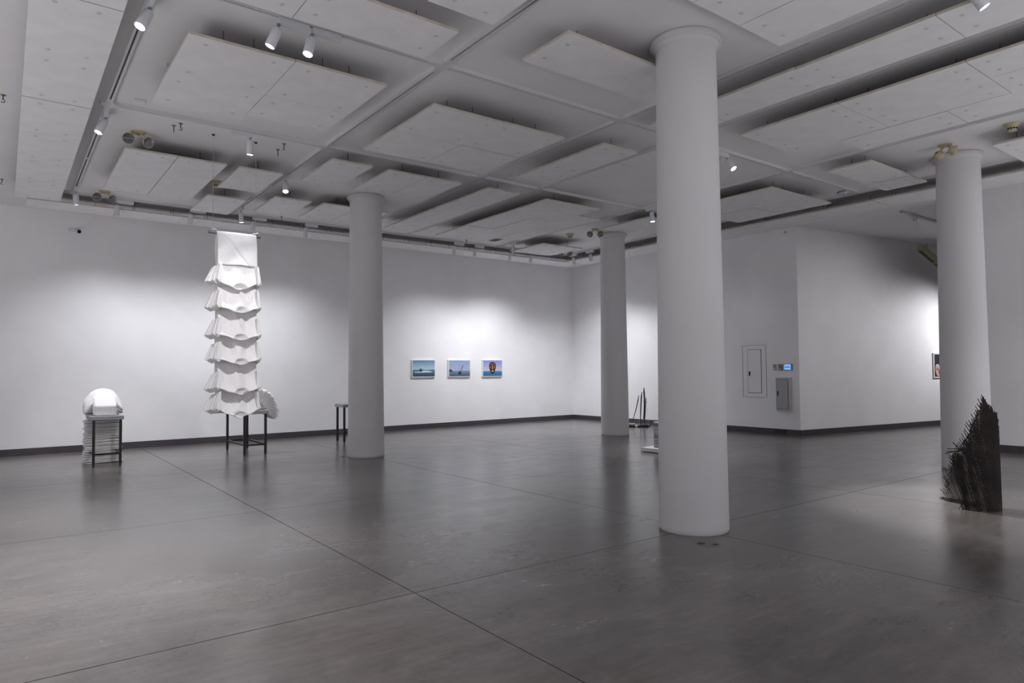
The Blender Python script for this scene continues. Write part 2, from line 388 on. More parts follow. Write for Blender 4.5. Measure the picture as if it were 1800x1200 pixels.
for x, w_, lb in [(1.55, 1.0, 'leftmost spotlight of the back wall row, beside twin lamps'), (2.72, .8, 'second spotlight of the back wall row, left of the hanging shirts'),
              (3.83, .8, 'back wall spotlight seen just above the hanging shirts'), (4.86, .9, 'back wall spotlight left of the second column'),
              (8.40, .62, 'back wall spotlight above the first sea photograph, left of a pair'), (8.98, .56, 'back wall spotlight above the first sea photograph, right of a pair'),
              (10.02, .70, 'back wall spotlight above the masked-face photograph'), (10.68, .98, 'last spotlight of the back wall row before the corner')]:
    spotlight(x, 13.345, (x+.02, 14.32, 0), lb, WP*w_*.78, 114, True, .12, 1.0)
spotlight(11.80, 13.0, (12.9, 13.4, 0), 'spotlight with a bright end at the far corner of the room', WP*1.0, 112, NX, blend=1.0)
spotlight(11.80, 12.38, (12.8, 12.0, 0), 'spotlight near the corner aimed at the dark leaning poles', WP*.95, 100, NX, blend=1.0)
spotlight(9.59, 12.65, (10.6, 14.2, 0), 'small spotlight in front of the back wall row near the corner', WP*.6, 114, NX, blend=1.0)
spotlight(9.59, 8.40, (9.6, 7.9, 0), 'spotlight hanging straight down left of the nearest column', 240, 52, NX)
spotlight(8.05, 5.67, (8.15, 2.9, .3), 'spotlight with a bright disc right of the nearest column', 150, 44, True, -.11)
spotlight(5.935, 1.965, (7.4, -.1, .0), 'blinding spotlight at the top right corner', 120, 60, NX)
spotlight(14.5, 5.90, (15.9, 3.9, 0), 'spotlight in the side room beyond the opening', 130, 100, True, blend=1.0)

# ---------------------------------------------------------------- emergency twin lamps
def twin(x, y, rz, label, mount=H):
    t = thing('emergency_light', label, 'emergency light', (x, y, 0), rz, 'twin emergency lamps')
    b = MB(); b.lathe((0, 0, mount), [(.075, -.022), (.085, -.014), (.085, 0)], 20); obj('mounting_plate', b, BEIGE, t, auto=40, smooth=True)
    for s in (-1, 1):
        b = MB(); b.tube((s*.03, 0, mount-.02), (s*.07, 0, mount-.055), .014, n=8); b.tube((s*.07, 0, mount-.055), (s*.10, -.005, mount-.075), .013, n=8)
        obj('swivel_arm', b, BEIGE, t)
        d = Vector((s*.30, -1, -.42)).normalized()
        c = Vector((s*.115, -.02, mount-.115)); rot = d.to_track_quat('Z', 'Y').to_euler()
        b = MB(); b.lathe((0, 0, 0), [(.012, -.075), (.045, -.06), (.066, -.015), (.072, 0), (.066, .004), (.064, 0)], 24, caps=False)
        h = obj('lamp_head', b, BEIGE, t, True, c, rot)
        b = MB(); b.lathe((0, 0, 0), [(.004, -.04), (.03, -.032), (.055, -.014), (.065, .001)], 24, caps=False); obj('reflector', b, GLASSY, h, True)
        b = MB(); b.lathe((0, 0, -.03), [(.009, 0), (.010, .02), (.004, .026)], 10); b.box(-.06, .06, -.004, .004, .001, .004)
        obj('bulb', b, PIPE, h)
    return t
twin(1.33, 9.55, .15, 'twin emergency lamps at the left, above a four-sided board raft')
twin(1.33, 13.02, .15, 'twin emergency lamps in front of the back wall track at the left')
twin(10.22, 10.55, -.75, 'twin emergency lamps left of the far column')
twin(11.30, 12.75, -.65, 'twin emergency lamps in the far corner of the ceiling')
twin(10.30, 3.76, 1.2, 'beige twin emergency lamps seen from behind by the right column')

def smoke(x, y, label):
    t = thing('smoke_detector', label, 'smoke detector', (x, y, 0), 0, 'beige smoke detectors')
    b = MB(); b.lathe((0, 0, H), [(.055, -.052), (.062, -.04), (.10, -.006), (.10, 0)], 28); obj('base_plate', b, BEIGE, t, True, auto=35)
    b = MB(); b.lathe((0, 0, H), [(.030, -.100), (.046, -.092), (.050, -.052)], 28); obj('sensor_head', b, BEIGE, t, True, auto=35)
    b = MB()
    for k in range(10):
        a = 2*PI*k/10; c, s_ = math.cos(a), math.sin(a); r = .0515
        p = [Vector((r*c - w_*s_, r*s_ + w_*c, H+z)) for w_, z in ((-.011, -.074), (.011, -.074), (.011, -.056), (-.011, -.056))]
        q = [v_ + Vector((-c*.004, -s_*.004, 0)) for v_ in p]
        b.add(p+q, [(0,1,2,3),(7,6,5,4),(0,4,5,1),(1,5,6,2),(2,6,7,3),(3,7,4,0)])
    obj('vent_slots', b, DARK, t)
smoke(2.702, 11.35, 'beige smoke detector crossed by a hanging wire at the left')
smoke(10.12, 11.25, 'small beige smoke detector before the far corner boards')
smoke(10.10, 2.93, 'large-looking beige smoke detector at the right edge')

BRASS = mat('dull_brass', (.30, .22, .12), .4, .7)
def hook(x, y, label):
    t = thing('ceiling_hook', label, 'hook', (x, y, 0), random.uniform(0, 3), 'small hooks in the ceiling')
    b = MB(); b.lathe((0, 0, H), [(.022, -.008), (.026, -.003), (.026, 0)], 12); obj('flange', b, BRASS, t)
    b = MB(); b.tube((0, 0, H-.055), (0, 0, H-.006), .006, n=8)
    pts = [Vector((0, 0, H-.05)) + Vector((.017*math.sin(a), 0, -.017+.017*math.cos(a))) for a in [k*PI/5 for k in range(8)]]
    for p, q in zip(pts, pts[1:]): b.tube(p, q, .004, n=6)
    obj('hook_wire', b, ROD, t)
for x, y, lb in [(1.645, 9.05, 'left one of two hooks right of the emergency lamps'), (1.70, 8.93, 'right one of two hooks right of the emergency lamps'),
                 (2.97, 9.22, 'lower of two hooks right of the straight-down spotlight'), (2.96, 8.94, 'upper of two hooks right of the straight-down spotlight'),
                 (4.326, 13.20, 'hook in front of the back wall track left of the second column'), (-.03, 9.12, 'hook at the left edge of the picture, upper one'),
                 (-.04, 13.1, 'hook at the left edge of the picture, lower one'), (8.60, 13.15, 'hook above the sea photographs near the back wall track')]:
    hook(x, y, lb)

# ceiling grilles, hatch, boxes
def grille(x, y, w_, d_, label, nsl=4):
    t = thing('ceiling_grille', label, 'vent', (x, y, 0), 0, 'ceiling air grilles')
    b = MB(); f_ = .022
    b.box(-w_/2-f_, w_/2+f_, -d_/2-f_, -d_/2, H-.006, H+.001); b.box(-w_/2-f_, w_/2+f_, d_/2, d_/2+f_, H-.006, H+.001)
    b.box(-w_/2-f_, -w_/2, -d_/2, d_/2, H-.006, H+.001); b.box(w_/2, w_/2+f_, -d_/2, d_/2, H-.006, H+.001)
    obj('frame', b, TRACK, t)
    obj('opening', box_mesh(-w_/2, w_/2, -d_/2, d_/2, H-.0025, H+.001), DARK, t)
    for k in range(nsl):
        yy = -d_/2 + d_*(k+.5)/nsl
        obj('slat', box_mesh(-w_/2, w_/2, yy-.003, yy+.003, H-.0055, H-.002), PIPE, t)
grille(1.70, 12.80, .44, .085, 'thin dark slot grille in the ceiling at the left', 2)
grille(9.13, 12.75, .22, .34, 'small dark square grille in the ceiling before the far corner', 5)
t = thing('access_hatch', 'thin-edged square hatch in the ceiling left of the nearest column', 'hatch', (7.32, 7.12, 0))
b = MB(); b.box(-.22, .22, -.16, .16, H-.006, H); obj('lid', b, CEIL, t)
b = MB(); b.box(-.235, .235, -.175, .175, H-.002, H); obj('rim', b, CAPM, t)
for x, y, lb in [(1.30, 5.28+2.0, 'small white junction box left of the four-board raft'), (1.18, 8.42, 'small white label plate beside the left track'), (6.25, 8.35, 'small bright white box by the middle track crossing')]:
    t = thing('junction_box', lb, 'box', (x, y, 0), 0, 'small white ceiling boxes')
    obj('cover', box_mesh(-.055, .055, -.035, .035, H-.018, H), FIX, t)
    obj('cover_screw', (lambda b: (b.lathe((0, 0, H-.02), [(.006, 0), (.006, .003)], 8), b)[1])(MB()), CAPM, t)
# wifi disc
t = thing('access_point', 'flat white disc with a painted shadow rim and tiny blue light on the ceiling', 'access point', (11.63, 5.825, 0))
b = MB(); b.lathe((0, 0, H), [(.09, -.030), (.105, -.022), (.11, -.012)], 32); obj('cover', b, FIX, t, True, auto=35)
b = MB(); b.lathe((0, 0, H), [(.108, -.0125), (.12, -.010), (.12, 0)], 32); obj('shadow_rim', b, BLACKM, t)  # black ring stands in for the shadow round the disc
b = MB(); b.lathe((-.02, -.03, H-.031), [(.006, 0), (.006, .003)], 10); obj('status_light', b, mat('blue_led', (.2, .2, 1), .4, emit=(.35, .3, 1), es=5), t)

# ---------------------------------------------------------------- bullet camera on the back wall
t = thing('security_camera', 'small white bullet camera with black face high on the back wall', 'camera', (1.09, YW, 4.11))
b = MB(); b.tube((-.10, 0, .045), (-.10, -.02, .045), .035, n=16); obj('wall_mount', b, FIX, t)
b = MB(); b.tube((-.10, -.02, .045), (-.06, -.10, .03), .012, n=10); obj('arm', b, FIX, t)
b = MB(); b.tube((-.07, -.06, .035), (.02, -.25, -.02), .030, .036, n=20); b.box(-.04, .04, -.24, -.08, .034, .040); obj('housing', b, FIX, t)
b = MB(); b.tube((.0195, -.2495, -.0198), (.022, -.256, -.0214), .034, n=20); obj('black_face', b, BLACKM, t)

# ---------------------------------------------------------------- tables
def table(x0, x1, y0, y1, label, ztop=.785, thick=.06, legs=None, stret=.19):
    t = thing('display_table', label, 'table', ((x0+x1)/2, (y0+y1)/2, 0), 0, 'narrow grey-topped tables')
    cx, cy = (x0+x1)/2, (y0+y1)/2; hx, hy = (x1-x0)/2, (y1-y0)/2
    b = MB(); b.box(-hx, hx, -hy, hy, ztop-thick, ztop)
    o = obj('tabletop', b, TOPM, t); md = o.modifiers.new('soft', 'BEVEL'); md.width = .004; md.segments = 2
    lx, ly = hx-.042, hy-.045
    for sx in (-1, 1):
        for sy in (-1, 1):
            b = MB(); b.box(sx*lx-.019, sx*lx+.019, sy*ly-.019, sy*ly+.019, .022, ztop-thick)
            lg = obj('leg', b, BLACKM, t)
            b = MB(); b.lathe((sx*lx, sy*ly, 0), [(.017, 0), (.019, .004), (.012, .010), (.009, .024)], 12); obj('foot', b, BLACKM, lg)
    for sy in (-1, 1):
        obj('stretcher', box_mesh(-lx+.019, lx-.019, sy*ly-.014, sy*ly+.014, stret-.016, stret+.016), BLACKM, t)
    for sx in (-1, 1):
        obj('stretcher', box_mesh(sx*lx-.014, sx*lx+.014, -ly+.019, ly-.019, stret-.016, stret+.016), BLACKM, t)
    return t
table(1.115, 1.565, 12.37, 13.14, 'narrow table with black legs under folded shirts, leftmost table')
table(3.335, 3.775, 12.175, 13.385, 'narrow table with black legs directly behind the hanging shirts')
table(5.545, 6.22, 13.08, 13.52, 'table mostly hidden behind the second column, one black leg showing')

# ---------------------------------------------------------------- folded shirts
def slab_mesh(w_, d_, h_, seed, nx=10, ny=6, droop=0):
    """a folded shirt: soft pillow slab with rounded rim and small creases, centred at origin, lying flat"""
    rnd = random.Random(seed); b = MB(); vs = []; N = (nx+1)*(ny+1)
    for s in (0, 1):
        for j in range(ny+1):
            for i in range(nx+1):
                u, v_ = i/nx*2-1, j/ny*2-1
                e = max(abs(u), abs(v_)); edge = 0 if e > .999 else 1
                x = u*w_/2*(1-.03*abs(v_)**4); y = v_*d_/2*(1-.03*abs(u)**4)
                nz = noise.noise(Vector((u*1.7+seed*3.1, v_*1.7, s*2.0)))*.003
                z = (h_/2*(.45 if not edge else 1))*(1 if s else -1) + nz
                x += noise.noise(Vector((v_*2.5, seed*1.7, u)))*.010; y += noise.noise(Vector((u*2.5, seed*2.3, v_)))*.008
                z -= droop*abs(u)**2.3*(1 + .12*math.sin(seed)); x *= 1 - .35*droop*abs(u)**2
                vs.append((x, y, z))
    fs = []
    for j in range(ny):
        for i in range(nx):
            a = j*(nx+1)+i; fs.append((a, a+nx+1, a+nx+2, a+1)); fs.append((N+a, N+a+1, N+a+nx+2, N+a+nx+1))
    rim = [i for i in range(nx+1)] + [j*(nx+1)+nx for j in range(1, ny+1)] + [ny*(nx+1)+i for i in range(nx-1, -1, -1)] + [j*(nx+1) for j in range(ny-1, 0, -1)]
    for k in range(len(rim)):
        a, c = rim[k], rim[(k+1) % len(rim)]; fs.append((a, c, N+c, N+a))
    b.add(vs, fs); return b.mesh('folded_shirt', CLOTH, True)
wide = [slab_mesh(.53, .34, .020, k) for k in range(5)]
droopy = [slab_mesh(.56, .36, .022, 60+k, 14, 6, .04 + .014*k) for k in range(12)]
mid = [slab_mesh(.42, .34, .020, 10+k) for k in range(4)]
nar = [slab_mesh(.31, .30, .022, 20+k) for k in range(4)]
# arch over the left table: from the floor behind it, up, over and down onto the top
t = thing('shirt_arch', 'arch of folded white shirts rising from the floor onto the leftmost table', 'sculpture', (1.345, 13.06, 0))
z = .012
k = 0
while z < .99:
    place('folded_shirt', wide[k % 5], t, (random.uniform(-.014, .014), random.uniform(-.012, .012), z), (random.uniform(-.03, .03), random.uniform(-.03, .03), random.uniform(-.06, .06)))
    z += .0215; k += 1
    if .705 < z < .79: z = .798
    if z > .84: break
for k in range(12):                                 # the upper shirts lean forward, their sides drooping
    f_ = k/11; a = math.radians(30*f_)
    place('folded_shirt', droopy[k], t, (.010*math.sin(k*1.7), -.02 - .10*f_, .855 + .0235*k), (a, random.uniform(-.02, .02), random.uniform(-.04, .04)))
for k in range(13):                                 # narrower pile on the tabletop, rising towards the back
    f_ = k/12; a = math.radians(36*f_**1.2); hg = Vector((-.015+.005*math.sin(k*2.2), -.525+.02*f_, .798+.0095*k))
    place('folded_shirt', nar[k % 4], t, hg + Vector((0, .15*math.cos(a), .15*math.sin(a))), (a, 0, .025*math.sin(k*2)))
# fan of shirts over the right edge of the second table
t = thing('shirt_fan', 'fan of folded white shirts curling over the table behind the hanging shirts', 'sculpture', (3.60, 12.62, .80))
fanm = [slab_mesh(.30, .44, .022, 40+k) for k in range(5)]
n_f = 34
for k in range(n_f):
    a = math.radians(112 - 150*k/(n_f-1))
    r_ = .225 + .012*math.sin(k*1.9)
    c = Vector((math.cos(a)*r_ + .055, .012*math.sin(k*2.3), math.sin(a)*r_ + .02))
    if a < math.radians(-4): c.x += .05
    place('folded_shirt', fanm[k % 5], t, c, (0, -a, 0), (.80, 1, 1))

# ---------------------------------------------------------------- hanging shirt column
HX, HY = 2.405, 9.10
t = thing('hanging_shirts', 'tall column of white t-shirts hanging from a grey bar on wires', 'sculpture', (HX, HY, 0))
b = MB(); b.tube((-.345, 0, 3.235), (.30, 0, 3.235), .021, n=16); b.lathe((0, 0, 0), [(0.001, 0), (.0011, 0)], 3)
obj('bar', b, PIPE, t, True, auto=40)
for s in (-.291, .236):
    b = MB(); b.tube((s, 0, 3.25), (s, 0, H), .0022, n=6); obj('wire', b, WIRE, t)
    b = MB(); b.lathe((s, 0, H), [(.012, -.02), (.02, -.01), (.02, 0)], 10); obj('ceiling_anchor', b, ROD, t)
b = MB()
for a_, c_ in (((-.30, -.01, 3.262), (-.245, -.02, 3.268)), ((-.30, .0, 3.30), (-.25, -.01, 3.262)), ((.20, -.01, 3.262), (.27, -.02, 3.270)), ((.25, -.02, 3.28), (.27, 0, 3.25))):
    b.tube(a_, c_, .014, .008, n=8)
obj('tied_cloth', b, CLOTH, t, True)
def sheet(nx, ny, fn):
    b = MB(); vs = [fn(i/nx, j/ny) for j in range(ny+1) for i in range(nx+1)]
    fs = [(j*(nx+1)+i, j*(nx+1)+i+1, (j+1)*(nx+1)+i+1, (j+1)*(nx+1)+i) for j in range(ny) for i in range(nx)]
    b.add(vs, fs); return b
def topsheet(u, v_):
    x = -.255 + u*.49 + .006*math.sin(v_*5)*(1 if u > .9 or u < .1 else .3) + v_*.02
    if v_ < .10:
        a = PI*v_/.10; y = -.026*math.cos(a+PI)*1.0; z = 3.236 + .026*math.sin(a); y = .026*math.cos(a)
        return (x, y, z)
    w_ = (v_-.10)/.90
    z = 3.236 - w_*.405 - .004*math.sin(u*9)
    fold = .016*math.sin((u*.9+w_*.75)*8)*w_*(1-w_*.4) + .010*math.exp(-((u-.15-w_*.6)/.05)**2)*w_ + .006*noise.noise(Vector((u*4, w_*3, .3)))
    y = -.028 - .028*w_ + fold
    return (x, y, z)
o = obj('top_shirt', sheet(40, 30, topsheet), CLOTH, t, True); md = o.modifiers.new('thick', 'SOLIDIFY'); md.thickness = .006; md.offset = 1
# core of hidden cloth behind the tiers
def core(u, v_):
    a = 2*PI*u
    z = 3.20 - v_*2.26
    s = .245 + .006*math.sin(v_*26)
    cx_, cy_ = math.cos(a), math.sin(a)
    x = s*(abs(cx_)**.5)*(1 if cx_ > 0 else -1); y = .045 + .05*(abs(cy_)**.6)*(1 if cy_ > 0 else -1)
    x += .006*noise.noise(Vector((u*20, v_*2, 0))); y += .012*noise.noise(Vector((u*26, v_*2.2, 5)))
    return (x, y, z)
o = obj('inner_cloth', sheet(48, 60, core), CLOTH, t, True)
def zrow(py): return 2.83 + (464-py)/139.0      # picture row to height at this distance
tiers = [(2.825, zrow(494), zrow(508), .03), (zrow(506), zrow(539), zrow(550), .09), (zrow(546), zrow(588), zrow(598), .10), (zrow(592), zrow(631), zrow(641), .10), (zrow(640), zrow(682), zrow(693), .11), (zrow(688), zrow(719), zrow(734), .12)]
for ti, (zt_, zc, zm, nb) in enumerate(tiers):
    prot = .195 if ti else .13
    sd = ti*7.3
    ncx = .015 + .01*math.sin(ti*2.1)
    def tier(u, v_, zt_=zt_, zc=zc, zm=zm, prot=prot, sd=sd, ncx=ncx):
        U = u*2-1
        if v_ <= .8:
            w_ = v_/.8
            sag = (1-abs(U)**1.1)*1.12
            zb = zc + (zm-zc)*sag
            hw = .238 + .028*w_**2
            x = U*hw + .004
            z = zt_ + .02 + (zb-zt_-.02)*w_
            bow = w_**1.25
            rg = .5 + .5*math.cos(2*PI*U*(.96+.03*math.sin(sd)) + .25*math.sin(sd*1.3))
            rg *= 1 - .25*abs(U)
            y = -.012 - prot*(1 - .25*U*U)*(rg*w_**1.05 + (1-rg)*w_**3.6) - .012*math.sin(w_*PI)*noise.noise(Vector((U*2.2+sd, w_*2, 1)))
            # hanging folds radiating from the neck
            fd = .016*w_**.6*noise.noise(Vector((U*5+sd, w_*2.2, 2))) + .007*noise.noise(Vector((U*15+sd, w_*7, 4)))
            y += fd*.9*(1-.3*w_)
            z += .004*math.sin(U*11+sd)*w_*w_
            # neck opening
            dn = math.hypot((x-ncx)/.078, (z-(zm+.035))/.042)
            if (dn < 1 or (abs(x-ncx) < .06 and z < zm+.03)) and w_ > .5: y += .085*(1-min(1, dn)**3)
            return (x, y, z)
        w_ = (v_-.8)/.2
        e = tier(u, .8)
        return (e[0]*(1-.05*w_), e[1]*(1-w_) + .02*w_, e[2] - .010*math.sin(w_*PI) + .055*w_)
    o = obj('shirt', sheet(56, 34, tier), CLOTH, t, True); md = o.modifiers.new('thick', 'SOLIDIFY'); md.thickness = .005; md.offset = -1
    # ribbed collar around the neck opening
    b = MB(); prev = None
    for k in range(21):
        a = PI*(-.02 + 1.04*k/20)
        x = ncx + .078*math.cos(a); z = zm+.035 + .044*math.sin(a)
        y = -.012 - prot*(.95 - .06*math.sin(a)) - .008
        p = Vector((x, y, z))
        if prev is not None: b.tube(prev, p, .0075, n=6, caps=False)
        prev = p
    obj('collar', b, CLOTH, o, True)
    for sgn in (-1, 1):
        b = MB()
        nlay = 8; zt2 = zc + .195
        for q in range(nlay):                       # sleeves of the stacked shirts, pressed side by side
            yy = -.150 + q*.029 + random.uniform(-.004, .004); f0 = q/(nlay-1)
            wd = (.140 if sgn < 0 else .095)*(.34+.66*f0) + random.uniform(-.008, .008)
            dz = random.uniform(-.010, .010) - .022*f0
            P4 = [(.215, zt2+.02+dz), (.225+wd*.42, zt2+dz), (.225+wd*.74, zt2-.09+dz), (.225+wd*1.08, zc+.005+dz), (.215+wd*.62, zc-.040+dz), (.215, zc-.005+dz)]
            cr = random.uniform(-.006, .006)
            fr = [(sgn*x, yy-.011+cr*(k_ % 2), z_) for k_, (x, z_) in enumerate(P4)]; bk = [(sgn*x, yy+.011+cr*(k_ % 2), z_+.003) for k_, (x, z_) in enumerate(P4)]
            n6 = 6; fc = [(0, 1, 2, 5), (2, 3, 4, 5), (11, 8, 7, 6), (11, 10, 9, 8)] + [(k_, n6+k_, n6+(k_+1) % n6, (k_+1) % n6) for k_ in range(n6)]
            if sgn < 0: fc = [tuple(reversed(f__)) for f__ in fc]
            b.add(fr+bk, fc)
        sl = obj('sleeve', b, CLOTH, o); md = sl.modifiers.new('soft', 'BEVEL'); md.width = .003; md.segments = 1

# ---------------------------------------------------------------- photographs on the back wall
def shape(name, parent, pts, col, y=-.0415, rough=.6):
    """flat printed shape on a photograph"""
    b = MB(); n_ = len(pts)
    b.add([(x, y, z) for x, z in pts] + [(x, y+.0006, z) for x, z in pts], [tuple(range(n_)), tuple(range(2*n_-1, n_-1, -1))] + [(k, n_+k, n_+(k+1) % n_, (k+1) % n_) for k in range(n_)])
    return obj(name, b, mat('print_'+name, col, rough), parent)
def ell(cx, cz, rx, rz, n_=20, rot=0): return [(cx+rx*math.cos(2*PI*k/n_)*math.cos(rot)-rz*math.sin(2*PI*k/n_)*math.sin(rot), cz+rx*math.cos(2*PI*k/n_)*math.sin(rot)+rz*math.sin(2*PI*k/n_)*math.cos(rot)) for k in range(n_)][::-1]
def sea_print(name, hz, sky0, sky1, sea0, sea1, zlo, zhi, wsc=9):
    m = mat(name, (.5, .5, .5), .55); t_ = NT(m)
    c = t_.n('ShaderNodeTexCoord'); sp = t_.n('ShaderNodeSeparateXYZ'); t_.l(c.outputs['Object'], sp.inputs['Vector'])
    mr = t_.n('ShaderNodeMapRange'); mr.inputs['From Min'].default_value = zlo; mr.inputs['From Max'].default_value = zhi; t_.l(sp.outputs['Z'], mr.inputs['Value'])
    grad = t_.ramp(mr.outputs['Result'], [(0, sea0), (hz-.005, sea1), (hz+.005, sky0), (1, sky1)])
    v_ = t_.coord((3, 1, 12)); nn = t_.noise(v_, wsc, 5, .65, .8)
    t_.l(t_.mix(grad, t_.ramp(nn, [(.25, g(.55)), (.5, g(.95)), (.8, g(1.5))]), .7), t_.b.inputs['Base Color']); return m
def photo(x0, x1, z0, z1, label, material):
    t = thing('framed_photograph', label, 'picture', ((x0+x1)/2, YW, (z0+z1)/2), 0, 'sea photographs on the back wall')
    hw, hh = (x1-x0)/2, (z1-z0)/2
    b = MB(); b.box(-hw, hw, -.038, 0, -hh, hh); obj('mount_board', b, mat('white_mount', (.78, .78, .79), .5), t)
    m_ = .024; b = MB(); b.box(-hw+m_, hw-m_*.6, -.0405, -.038, -hh+m_*.8, hh-m_*.8); obj('print', b, material, t)
    return t, hw, hh
ph, hw, hh = photo(8.16, 8.83, 1.30, 1.74, 'sea photograph of a dark figure on a white shape in water, leftmost of three', sea_print('sea_print_a', .42, (.50, .66, .78), (.13, .26, .42), (.01, .04, .07), (.10, .25, .34), -.2, .2))
shape('white_shoal', ph, [(-.27, -.09), (-.12, -.075), (.06, -.05), (.16, -.06), (.28, -.10), (.15, -.105), (-.1, -.112), (-.25, -.105)], (.62, .68, .72))
shape('dark_figure', ph, [(-.115, -.09), (-.06, -.09), (-.05, -.03), (-.07, .0), (-.085, -.02), (-.135, -.005), (-.10, -.04)], (.012, .012, .015))
ph, hw, hh = photo(9.225, 9.905, 1.293, 1.74, 'photograph of a tilted ship wreck in rough water, middle of three', sea_print('sea_print_b', .34, (.42, .48, .64), (.27, .36, .60), (.03, .08, .13), (.20, .31, .42), -.2, .2, 14))
shape('wreck_hull', ph, [(-.035, -.16), (.045, -.155), (.05, -.10), (.03, -.07), (.0, -.09), (-.04, -.10)], (.02, .02, .03))
shape('leaning_mast', ph, [(.02, -.08), (.04, -.075), (.125, .08), (.105, .085)], (.04, .05, .06))
shape('upright_mast', ph, [(-.02, -.08), (-.01, -.08), (-.008, .12), (-.016, .12)], (.22, .24, .34), -.0412)
shape('far_rocks', ph, [(-.31, -.10), (-.20, -.085), (-.235, -.05), (-.26, -.02), (-.31, -.03)], (.03, .04, .06))
ph, hw, hh = photo(10.29, 10.953, 1.287, 1.743, 'photograph of a carved dark head floating over blue sea, rightmost of three', sea_print('sea_print_c', .30, (.62, .58, .72), (.24, .28, .66), (.02, .13, .30), (.03, .25, .42), -.2, .2, 7))
shape('carved_head', ph, [(-.05, -.15), (.05, -.15), (.10, -.02), (.115, .07), (.09, .14), (.04, .165), (-.04, .165), (-.09, .14), (-.115, .07), (-.10, -.02)], (.035, .016, .012))
for sx in (-1, 1):
    shape('carved_cheek', ph, ell(sx*.060, .035, .018, .038), (.30, .13, .07), -.0425)
    shape('carved_brow', ph, ell(sx*.045, .115, .040, .013, rot=-sx*.35), (.28, .12, .06), -.0425)
shape('carved_nose', ph, [(-.014, -.03), (.016, -.03), (.010, .11), (-.008, .11)], (.62, .30, .13), -.043)
shape('carved_mouth', ph, ell(0, -.08, .036, .022), (.60, .36, .20), -.043)

# portrait on the slanted wall of the side room
cpt = p0 + d2*4.82 + Vector((0, 0, 1.482))
t = thing('framed_portrait', 'white framed portrait with dark background, cut by the right column', 'picture', cpt + d2*.27, A2)
b = MB(); b.box(-.27, .27, -.03, 0, -.31, .31); obj('frame', b, mat('white_frame', (.75, .75, .76), .5), t)
b = MB(); b.box(-.236, .236, -.032, -.0295, -.276, .276); obj('print', b, mat('dark_print', (.035, .028, .042), .4), t)
def s2(name, pts, col, y=-.0335): return shape(name, t, pts, col, y)
s2('pale_hair', ell(-.12, -.05, .085, .085), (.62, .60, .60)); s2('face', ell(-.14, -.10, .075, .10), (.55, .33, .28), -.0345)
s2('hand', ell(-.13, -.19, .05, .085, rot=.5), (.66, .42, .36), -.0355); s2('shadowed_eye', ell(-.125, -.095, .045, .014), (.06, .03, .03), -.036)
s2('raised_finger', [(-.15, -.15), (-.13, -.14), (-.05, -.25), (-.07, -.26)], (.78, .58, .52), -.0365)

# ---------------------------------------------------------------- fittings on the right wall (face at x = XW, towards -x)
def wbox(y0, y1, z0, z1, dpt, x=XW): return box_mesh(x-dpt, x, y0, y1, z0, z1)
FLUSH = paint('painted_steel_door', (.52, .52, .53), .45)
t = thing('flush_wall_panel', 'tall flush service panel with thin outline and black latch on the grey wall', 'panel', (0, 0, 0))
b = MB()
ya, yb, za, zb_ = 8.66, 9.26, .80, 1.97
for q_ in ((ya, yb, za-.004, za+.004), (ya, yb, zb_-.004, zb_+.004), (ya-.004, ya+.004, za, zb_), (yb-.004, yb+.004, za, zb_)): b.box(XW-.006, XW, *q_)
obj('outer_trim', b, PIPE, t)
obj('door', wbox(8.79, 9.12, .905, 1.87, .012), WALL, t)
b = MB()
for q_ in ((8.78, 9.13, .895, .903), (8.78, 9.13, 1.872, 1.88), (8.78, 8.788, .9, 1.875), (9.122, 9.13, .9, 1.875)): b.box(XW-.005, XW, *q_)
obj('door_gap', b, DARK, t)
obj('latch', wbox(9.06, 9.085, 1.28, 1.38, .03), BLACKM, t)
t = thing('breaker_cabinet', 'small grey surface-mounted cabinet below the blue screen', 'cabinet', (0, 0, 0))
obj('body', wbox(8.055, 8.41, .51, 1.245, .045), FLUSH, t)
o = obj('door', wbox(8.125, 8.385, .565, 1.195, .010, XW-.045), mat('door_grey', (.40, .41, .43), .4), t)
b = MB()
for q_ in ((8.115, 8.395, .555, .563), (8.115, 8.395, 1.197, 1.205), (8.115, 8.123, .56, 1.2), (8.387, 8.395, .56, 1.2)): b.box(XW-.0465, XW-.045, *q_)
obj('door_gap', b, DARK, t)
obj('latch', wbox(8.345, 8.365, .85, .95, .016, XW-.055), BLACKM, o)
t = thing('thermostat', 'grey rounded wall controller, left of two beside the blue screen', 'thermostat', (0, 0, 0), 0, 'wall controllers')
obj('cover', wbox(8.415, 8.475, 1.40, 1.535, .03), mat('ctl_grey', (.33, .34, .35), .5), t); obj('dial', wbox(8.43, 8.46, 1.42, 1.45, .036), FIX, t)
t = thing('thermostat', 'brownish wall controller nearest the blue screen', 'thermostat', (0, 0, 0), 0, 'wall controllers')
obj('cover', wbox(8.265, 8.35, 1.40, 1.535, .03), mat('ctl_brown', (.26, .22, .20), .5), t); obj('button_row', wbox(8.29, 8.33, 1.42, 1.44, .034), FIX, t)
t = thing('control_screen', 'small lit blue control screen near the wall corner', 'screen', (0, 0, 0))
obj('housing', wbox(8.025, 8.235, 1.398, 1.545, .02), mat('screen_case', (.30, .32, .34), .4), t)
obj('display', wbox(8.065, 8.215, 1.415, 1.53, .0215), mat('screen_blue', (.1, .3, .6), .3, emit=(.16, .36, .75), es=.75), t)
obj('text_bar', wbox(8.085, 8.195, 1.460, 1.482, .0225), mat('screen_navy', (.02, .08, .3), .3, emit=(.02, .10, .40), es=.5), t)
t = thing('floor_vent', 'dark louvred vent set in the baseboard below the cabinet', 'vent', (0, 0, 0))
obj('frame', wbox(8.20, 8.47, .025, .115, .032), BLACKM, t)
for k in range(4): obj('slat', wbox(8.215, 8.455, .034+.02*k, .042+.02*k, .036), BASEB, t)
